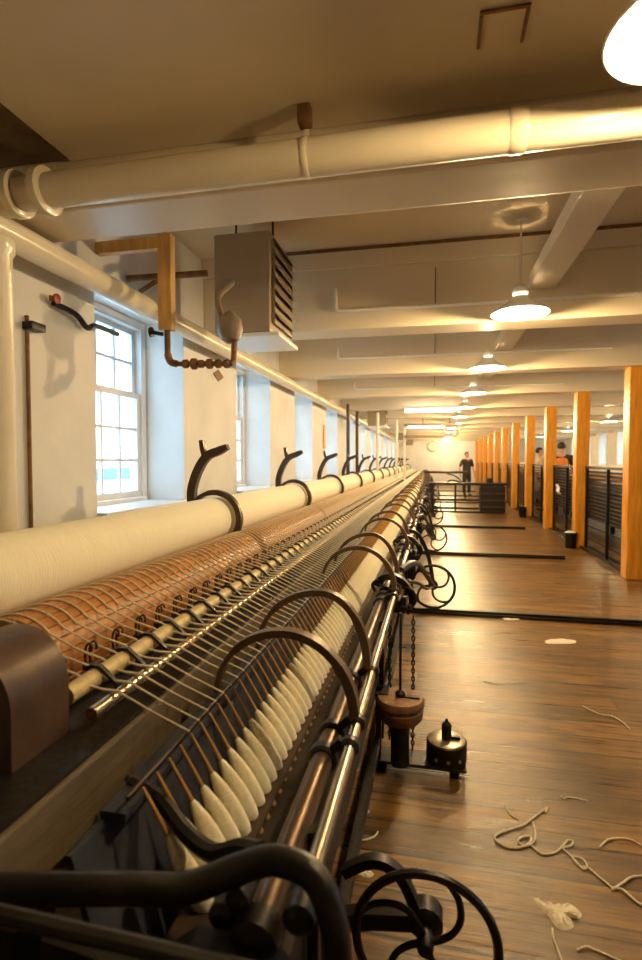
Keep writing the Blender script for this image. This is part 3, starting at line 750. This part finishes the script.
# hanging pipe frame and fluorescent battens under the beams
bm = B()
tube(bm, [(-.80, 14.55, 2.36), (.55, 14.55, 2.36), (.60, 14.55, 2.33), (.60, 14.55, 2.08), (.55, 14.55, 2.05), (-.80, 14.55, 2.05)], .035, 10)
t = obj('hanging_pipe_frame', bm, 'grey'); tag(t, 'greyish pipe loop hanging under the beams near the far heaters', 'pipe')
bm = B(); tube(bm, [(-.3, 14.55, 2.39), (-.3, 14.55, 3.14)], .008, 6); tube(bm, [(.4, 14.55, 2.39), (.4, 14.55, 3.14)], .008, 6); obj('hanger', bm, 'iron', t)
for k, (y, z, x0, x1) in enumerate(((11.15, 2.42, -.62, .42), (16.2, 2.40, -.80, .30))):
    t = thing('fluorescent_light', 'glowing white fluorescent tube light under the ceiling, %s' % ('nearer of two' if k == 0 else 'farther of two'), 'lamp', (0, y, z), 0, 'fluorescent tube lights')
    bm = B(); box(bm, x0, x1, -.05, .05, .04, .10, .008); obj('housing', bm, 'white', t, smooth=False)
    bm = B(); tube(bm, [(x0 + .03, 0, 0), (x1 - .03, 0, 0)], .026, 12); obj('tube', bm, 'tube', t)
    bm = B(); box(bm, x0, x0 + .03, -.03, .03, -.03, .04); box(bm, x1 - .03, x1, -.03, .03, -.03, .04); obj('cap', bm, 'white', t, smooth=False)
    bm = B(); tube(bm, [(x0 + .2, 0, .10), (x0 + .2, 0, ZC - z - .002)], .006, 6); tube(bm, [(x1 - .2, 0, .10), (x1 - .2, 0, ZC - z - .002)], .006, 6); obj('rod', bm, 'pipe', t)
# wall clock
t = thing('wall_clock', 'round cream wall clock with dark rim on the far end wall', 'clock', (-.08, Y1, 2.20))
bm = B(); lathe(bm, [(.27, -.01), (.30, -.02), (.30, -.06), (.27, -.07), (.265, -.045)], 32, (0, 0, 0), 'Y'); obj('rim', bm, 'bronze', t)
bm = B(); lathe(bm, [(.268, -.046), (.268, -.05)], 32, (0, 0, 0), 'Y'); obj('dial', bm, 'clock', t)
bm = B(); box(bm, -.012, .012, -.058, -.054, -.02, .20); obj('hand', bm, 'iron', t, smooth=False)
bm = B(); box(bm, -.01, .14, -.058, -.054, -.012, .012); obj('hand', bm, 'iron', t, smooth=False)
bm = B()
for i in range(12):
    a = PI * i / 6; x, z = .225 * math.sin(a), .225 * math.cos(a); box(bm, x - .010, x + .010, -.054, -.051, z - .024, z + .024)
obj('numeral', bm, 'iron', t, smooth=False)
# small notices and plates on the piers
bm = B(); prism(bm, [(-.12, 0), (0, -.055), (.12, 0), (0, .055)], -.004, .004); o = obj('wall_plate', bm, 'rust', smooth=False); o.rotation_euler = (0, 0, PI / 2); o.location = (XL + .005, 4.72, 2.20)
tag(o, 'small rusty diamond tie plate on the pier after the first window', 'plate')
bm = B(); box(bm, XL + .001, XL + .02, 9.55, 9.72, 1.62, 2.05, .003); tag(obj('notice_board', bm, 'softwood', smooth=False), 'narrow brown notice board on the fourth pier', 'board')
# marks of an old fitting on the near ceiling
bm = B()
box(bm, .120, .130, 1.64, 1.765, 2.680, 2.6895); box(bm, .248, .258, 1.64, 1.765, 2.680, 2.6895); box(bm, .120, .258, 1.630, 1.639, 2.682, 2.6895)
tag(obj('ceiling_bracket', bm, 'rust', smooth=False), 'thin rusty outline of an old fitting on the near ceiling', 'bracket')

# ------------------------------------------------------------------ second mule beyond the railing
m2 = thing('spinning_mule', 'dark spinning mule beyond the railing with pale bobbins on top', 'spinning machine', (3.75, 0, 0))
bm = B(); box(bm, -.55, -.15, 7.6, 29.5, .22, .96, .01); obj('body', bm, 'dark', m2, smooth=False)
bm = B(); box(bm, -.145, .55, 7.6, 29.5, .60, .90, .01); obj('roller_beam', bm, 'iron', m2, smooth=False)
bm = B(); tube(bm, [(-.52, 7.5, .985), (-.52, 29.5, .985)], .02, 8); obj('front_rail', bm, 'steel_dark', m2)
for y in range(8, 30, 3):
    bm = B(); box(bm, -.45, -.38, y - .04, y + .04, 0, .22); box(bm, .40, .47, y - .04, y + .04, 0, .60); obj('leg', bm, 'iron', m2, smooth=False)
for k in range(11):
    y = 8.7 + SEC * k
    b = thing('slubbing_bobbin', 'pale slubbing bobbin beyond the railing, %s in row' % nth(k), 'bobbin', (4.00, y, 1.17), 0, 'slubbing bobbins beyond the railing')
    obj('wound_slubbing', bobm, None, b); obj('axle', bobax, None, b)
    bm = B(); box(bm, .20, .30, y - SEC / 2 - .02, y - SEC / 2 + .02, .90, 1.22); obj('bobbin_stand', bm, 'iron', m2, smooth=False)
bm = B(); box(bm, .05, .45, 7.8, 29.3, .901, 1.03); obj('creel', bm, 'slat', m2, smooth=False)

# ------------------------------------------------------------------ buckets by the posts
t = thing('bucket', 'dark bucket with white rag at the foot of the second timber post', 'bucket', (PX - .17, 9.10, 0))
bm = B(); lathe(bm, [(.075, 0), (.078, .004), (.095, .24), (.100, .245), (.095, .25), (.088, .235)], 24); obj('body', bm, 'iron', t)
bm = B(); lathe(bm, [(.087, .20), (.089, .235), (.07, .262), (.03, .27), (.005, .268)], 18); obj('rag', bm, 'paper', t)
t = thing('bucket', 'small black bucket at the foot of the fourth timber post', 'bucket', (PX - .18, 13.75, 0))
bm = B(); lathe(bm, [(.075, 0), (.078, .004), (.092, .25), (.096, .256), (.088, .25), (.08, .03), (.01, .025)], 24); obj('body', bm, 'iron', t)

# ------------------------------------------------------------------ people
def skin_mesh(name, verts, edges, m, sub=2):
    """verts: (x,y,z,r); root first"""
    me = bpy.data.meshes.new(name); me.from_pydata([v[:3] for v in verts], edges, [])
    o = bpy.data.objects.new(name, me); COL.objects.link(o)
    md = o.modifiers.new('s', 'SKIN'); md.use_smooth_shade = True
    for i, v in enumerate(verts):
        d = me.skin_vertices[0].data[i]; r = v[3]; d.radius = (r, r) if not isinstance(r, tuple) else r; d.use_root = (i == 0)
    sb = o.modifiers.new('u', 'SUBSURF'); sb.levels = sub; sb.render_levels = sub
    dg = bpy.context.evaluated_depsgraph_get(); ev = o.evaluated_get(dg)
    nm = bpy.data.meshes.new_from_object(ev); bpy.data.objects.remove(o); bpy.data.meshes.remove(me)
    nm.materials.clear(); nm.materials.append(M[m])
    for p in nm.polygons: p.use_smooth = True
    return nm

def person(label, loc, rz, top, legs, scale=1., armout=.05, bend=0., accent=None):
    t = thing('person', label, 'person', loc, rz); t.scale = (scale,) * 3
    V, E_ = [], []
    def v(x, y, z, r, p=None):
        V.append((x, y, z, r)); i = len(V) - 1
        if p is not None: E_.append((p, i))
        return i
    pel = v(0, 0, .95, (.15, .10))
    b1 = v(0, -.01, 1.10, (.135, .09), pel); b2 = v(0, -.01, 1.28, (.155, .10), b1); b3 = v(0, 0, 1.42, (.14, .08), b2)
    nk = v(0, .01, 1.50, .055, b3); jw = v(0, -.015, 1.575, (.068, .078), nk); hd = v(0, 0, 1.66, (.078, .095), jw); tp = v(0, .01, 1.735, (.05, .06), hd)
    v(0, -.105, 1.625, .014, v(0, -.08, 1.635, .02, hd))
    arms = []
    for s in (-1, 1):
        sh = v(s * .19, 0, 1.40, .058, b3); el = v(s * (.24 + armout), .02, 1.12, .045, sh)
        wr_ = v(s * (.25 + armout * 1.2), -.06 - bend * .2, .89 + bend * .25, .030, el); pa = v(s * (.25 + armout * 1.2), -.08 - bend * .25, .82 + bend * .27, (.020, .036), wr_)
        for q in range(4):
            f = v(s * (.25 + armout * 1.2), -.105 + q * .020 - bend * .25, .765 + bend * .27, .009, pa)
            v(s * (.245 + armout * 1.2), -.11 + q * .020 - bend * .25, (.725, .715, .718, .732)[q] + bend * .27, .0075, f)
        th_ = v(s * (.235 + armout * 1.2), -.115 - bend * .25, .805 + bend * .27, .010, pa); v(s * (.23 + armout * 1.2), -.13 - bend * .25, .775 + bend * .27, .008, th_)
        hp = v(s * .095, 0, .86, .088, pel); kn = v(s * .11, -.01, .50, .058, hp); an = v(s * .12, .02, .085, .040, kn); v(s * .13, -.13, .035, (.036, .030), an)
    obj('body', skin_mesh('body', V, E_, 'skin'), None, t)
    V2, E2 = [], []
    def w(x, y, z, r, p=None):
        V2.append((x, y, z, r)); i = len(V2) - 1
        if p is not None: E2.append((p, i))
        return i
    a = w(0, -.01, 1.10, (.182, .135)); w(0, 0, .84, (.198, .150), a); c = w(0, -.01, 1.28, (.188, .130), a); d = w(0, 0, 1.43, (.152, .10), c); w(0, .01, 1.50, (.085, .080), d)
    long = top in ('coat', 'beige')
    if long: w(0, 0, .50, (.22, .17), 1)
    for s in (-1, 1):
        sh = w(s * .195, 0, 1.405, .076, d); el = w(s * (.24 + armout), .02, 1.15, .066, sh)
        if long: w(s * (.25 + armout * 1.2), -.055 - bend * .2, .90 + bend * .25, .048, el)
    obj('jacket' if long else 'shirt', skin_mesh('top', V2, E2, top), None, t)
    V3, E3 = [(0, 0, .95, (.168, .122)), (0, 0, 1.06, (.158, .116))], [(0, 1)]
    for s in (-1, 1):
        i = len(V3); V3 += [(s * .095, 0, .84, .104), (s * .11, -.01, .50, .078), (s * .12, .015, .10, .062)]; E3 += [(0, i), (i, i + 1), (i + 1, i + 2)]
    obj('trousers', skin_mesh('trousers', V3, E3, legs), None, t)
    for s in (-1, 1):
        obj('shoe', skin_mesh('shoe', [(s * .12, .03, .06, (.05, .05)), (s * .125, -.06, .045, (.048, .042)), (s * .132, -.15, .036, (.042, .034))], [(0, 1), (1, 2)], 'iron'), None, t)
        bm = B(); lathe(bm, [(.002, -.006), (.007, -.003), (.007, .003), (.002, .006)], 10, (s * .03, -.088, 1.655), 'Y'); obj('eye', bm, 'hair', t)
        bm = B(); tube(bm, spline([(s * .078, .01, 1.625), (s * .088, .025, 1.65), (s * .086, .03, 1.68), (s * .078, .015, 1.685)], 3), .010, 6); obj('ear', bm, 'skin', t)
    bm = B(); tube(bm, [(-.022, -.090, 1.588), (0, -.095, 1.586), (.022, -.090, 1.588)], .005, 6); obj('mouth', bm, 'rust', t)
    bm = B(); bmesh.ops.create_uvsphere(bm, u_segments=24, v_segments=16, radius=1)
    for q in bm.verts:
        n = 1 + .03 * math.sin(q.co.x * 9) * math.cos(q.co.y * 7)
        q.co = Vector((q.co.x * .084 * n, .016 + q.co.y * .106 * n, 1.664 + q.co.z * .100 * n))
    dead = [q for q in bm.verts if q.co.z < 1.60 or (q.co.y < -.035 and q.co.z < 1.70) or (abs(q.co.x) > .05 and q.co.y < .02 and q.co.z < 1.66)]
    bmesh.ops.delete(bm, geom=dead, context='VERTS')
    bmesh.ops.solidify(bm, geom=bm.faces[:], thickness=.012)
    obj('hair', bm, 'hair', t)
    if accent:
        bm = B(); tube(bm, spline([(-.17, -.02, 1.46), (-.10, -.14, 1.30), (.05, -.155, 1.12), (.18, -.10, .98)], 5), .022, 8); obj('strap', bm, accent, t)
        obj('bag', skin_mesh('bag', [(-.02, .17, 1.42, (.13, .07)), (-.02, .18, 1.16, (.15, .08))], [(0, 1)], accent), None, t)
    return t
person('person in a dark polo shirt and trousers standing at the far end of the aisle', (1.27, 21.7, 0), .5, 'navycloth', 'navycloth', .99, .06)
person('person in a black coat with an orange bag behind the railing', (2.90, 13.25, 0), 2.9, 'coat', 'navycloth', 1.04, .03, .3, 'orange')
person('person in a beige coat behind the railing past the third post', (2.86, 15.6, 0), 1.7, 'beige', 'navycloth', 1.0, .03, .4)
bm = B(); strip(bm, [(-.09, .0), (-.02, .02), (.05, .0), (.10, .03)], .004, -.13, .13); o = obj('paper_sheet', bm, 'paper', smooth=False); o.location = (2.335, 10.95, .85); o.rotation_euler = (0, 1.45, 0)
tag(o, 'crumpled white paper sheet hung on the railing near the black coat', 'paper')

# ------------------------------------------------------------------ yarn waste on the floor
exec_pts = []
CAMZ = 1.40
TH = math.radians(12.0277); PH = math.radians(2.11368)
Fv = Vector((-math.sin(TH) * math.cos(PH), math.cos(TH) * math.cos(PH), -math.sin(PH))); Rv = Vector((math.cos(TH), math.sin(TH), 0)); Uv = Rv.cross(Fv)
def fl(u, v, z=.004):
    """point of the floor boards a measured spot of the photograph belongs to"""
    d = Fv + Rv * ((u - 321) / 530) + Uv * ((480 - v) / 530); s = (z - CAMZ) / d.z
    return (d.x * s, d.y * s, z)
def strand(name, pix, r, label, grp='cotton waste on the floor'):
    bm = B(); pts = [Vector(fl(*p)) for p in pix]
    for i, p in enumerate(pts): p.z = r + (.002 if i % 3 == 1 else 0)
    s = spline(pts, 6); tube(bm, s, [r * (.75 + .35 * math.sin(i * 1.3) ** 2) for i in range(len(s))], 6)
    tag(obj(name, bm, 'yarn'), label, 'yarn', grp)
strand('yarn_waste', [(545, 812), (548, 808), (541, 812), (533, 818), (524, 825), (512, 829), (498, 834), (495, 840), (504, 846), (515, 848), (526, 846), (531, 840), (529, 836), (521, 838), (518, 842), (526, 846), (534, 842), (535, 832), (533, 822)], .0042, 'long tangled loop of cream yarn on the floor boards, left end')
strand('yarn_waste', [(531, 845), (538, 852), (546, 854), (556, 852), (563, 846), (568, 840), (573, 841), (571, 846), (563, 848), (570, 855), (576, 862), (583, 869), (587, 866), (582, 859), (572, 857), (580, 866), (588, 868), (598, 876), (608, 884), (614, 890)], .0036, 'cream yarn with small loops trailing right across the floor boards')
strand('yarn_waste', [(600, 847), (608, 840), (620, 838), (632, 840), (646, 848), (660, 852)], .0036, 'curved cream yarn at the right edge of the floor, upper of three')
strand('yarn_waste', [(612, 890), (622, 884), (632, 877), (645, 876)], .0040, 'short cream yarn branching at the right edge of the floor')
strand('yarn_waste', [(612, 888), (622, 890), (632, 898), (640, 904), (650, 908)], .0045, 'thick cream yarn at the right edge of the floor, lowest of three')
strand('yarn_waste', [(583, 706), (590, 710), (600, 714), (612, 716), (622, 722), (630, 729)], .0038, 'cream yarn strand alone on the boards right of the peg weight')
strand('yarn_waste', [(505, 803), (508, 812), (513, 816), (518, 819)], .0026, 'small thin curl of yarn above the long tangle')
strand('yarn_waste', [(552, 928), (553, 938), (557, 948), (562, 962)], .0036, 'cream yarn tail hanging from the flat tuft towards the camera')
strand('yarn_waste', [(577, 950), (586, 947), (596, 950), (610, 956), (622, 962)], .0032, 'cream yarn at the bottom edge of the floor right of the tuft')
strand('yarn_waste', [(352, 843), (360, 841), (368, 839), (375, 836), (378, 832)], .0036, 'short cream yarn on the boards beside the carriage leg')
strand('yarn_waste', [(561, 796), (564, 799), (568, 797), (576, 798), (588, 801)], .0030, 'small knotted yarn above the right floor strands')
strand('yarn_waste', [(484, 681), (500, 684), (515, 683), (528, 682)], .0026, 'thin faint yarn on the mid floor boards')
def tuft(name, pix, h, label):
    bm = B(); pts = [Vector(fl(*p)) for p in pix]
    c = sum(pts, Vector()) / len(pts); n = len(pts)
    s = spline(pts, 4, True); lo = [bm.verts.new((p.x, p.y, .001)) for p in s]
    mid = [bm.verts.new((p.x * .8 + c.x * .2, p.y * .8 + c.y * .2, h * (.7 + .3 * math.sin(i * 1.7)))) for i, p in enumerate(s)]
    inn = [bm.verts.new((p.x * .4 + c.x * .6, p.y * .4 + c.y * .6, h * (.8 + .35 * math.sin(i * 2.3)))) for i, p in enumerate(s)]
    m = len(s)
    for a, b_ in ((lo, mid), (mid, inn)):
        for i in range(m): bm.faces.new((a[i], a[(i + 1) % m], b_[(i + 1) % m], b_[i]))
    bm.faces.new(inn); bm.faces.new(lo[::-1])
    tag(obj(name, bm, 'yarn'), label, 'yarn', 'cotton waste on the floor')
tuft('yarn_tuft', [(533, 897), (545, 901), (558, 904), (570, 903), (581, 912), (579, 918), (568, 916), (574, 925), (566, 930), (556, 926), (548, 915), (540, 908)], .012, 'flat cream tuft of yarn waste near the bottom of the floor')
tuft('yarn_tuft', [(546, 640), (560, 638.5), (575, 640), (574, 643), (558, 643.5), (547, 643)], .010, 'pale flat tuft on the boards just before the nearest floor rail')
tuft('yarn_tuft', [(503, 617), (512, 616.5), (520, 619), (514, 620), (505, 619.5)], .008, 'small pale tuft lying against the nearest floor rail')
tuft('yarn_tuft', [(357, 811), (366, 808), (370, 811), (364, 814)], .010, 'small cream tuft beside the carriage above the near wheel')
tuft('yarn_tuft', [(350, 867), (362, 869), (374, 873), (368, 877), (356, 873)], .010, 'small cream tuft on the boards at the near wheel')

# ------------------------------------------------------------------ world, camera, look
w = bpy.data.worlds.new('sky'); sc.world = w; w.use_nodes = True
nt = w.node_tree; bg = nt.nodes['Background']
bg.inputs['Color'].default_value = (.56, .77, 1.0, 1); bg.inputs['Strength'].default_value = 2.7

cd = bpy.data.cameras.new('camera'); co = bpy.data.objects.new('camera', cd); COL.objects.link(co)
cd.sensor_fit = 'VERTICAL'; cd.sensor_height = 36; cd.lens = 530 * 36 / 960
co.matrix_world = Matrix(((Rv.x, Uv.x, -Fv.x, 0), (Rv.y, Uv.y, -Fv.y, 0), (Rv.z, Uv.z, -Fv.z, CAMZ), (0, 0, 0, 1)))
cd.clip_start = .02
cd.dof.use_dof = True; cd.dof.focus_distance = 2.6; cd.dof.aperture_fstop = 2.6
sc.camera = co
sc.view_settings.view_transform = 'Standard'; sc.view_settings.look = 'None'; sc.view_settings.gamma = 1; sc.view_settings.use_curve_mapping = False
sc.view_settings.exposure = 1.28
sc.cycles.use_denoising = True
sc.cycles.max_bounces = 10; sc.cycles.diffuse_bounces = 5
sc.cycles.sample_clamp_indirect = 8
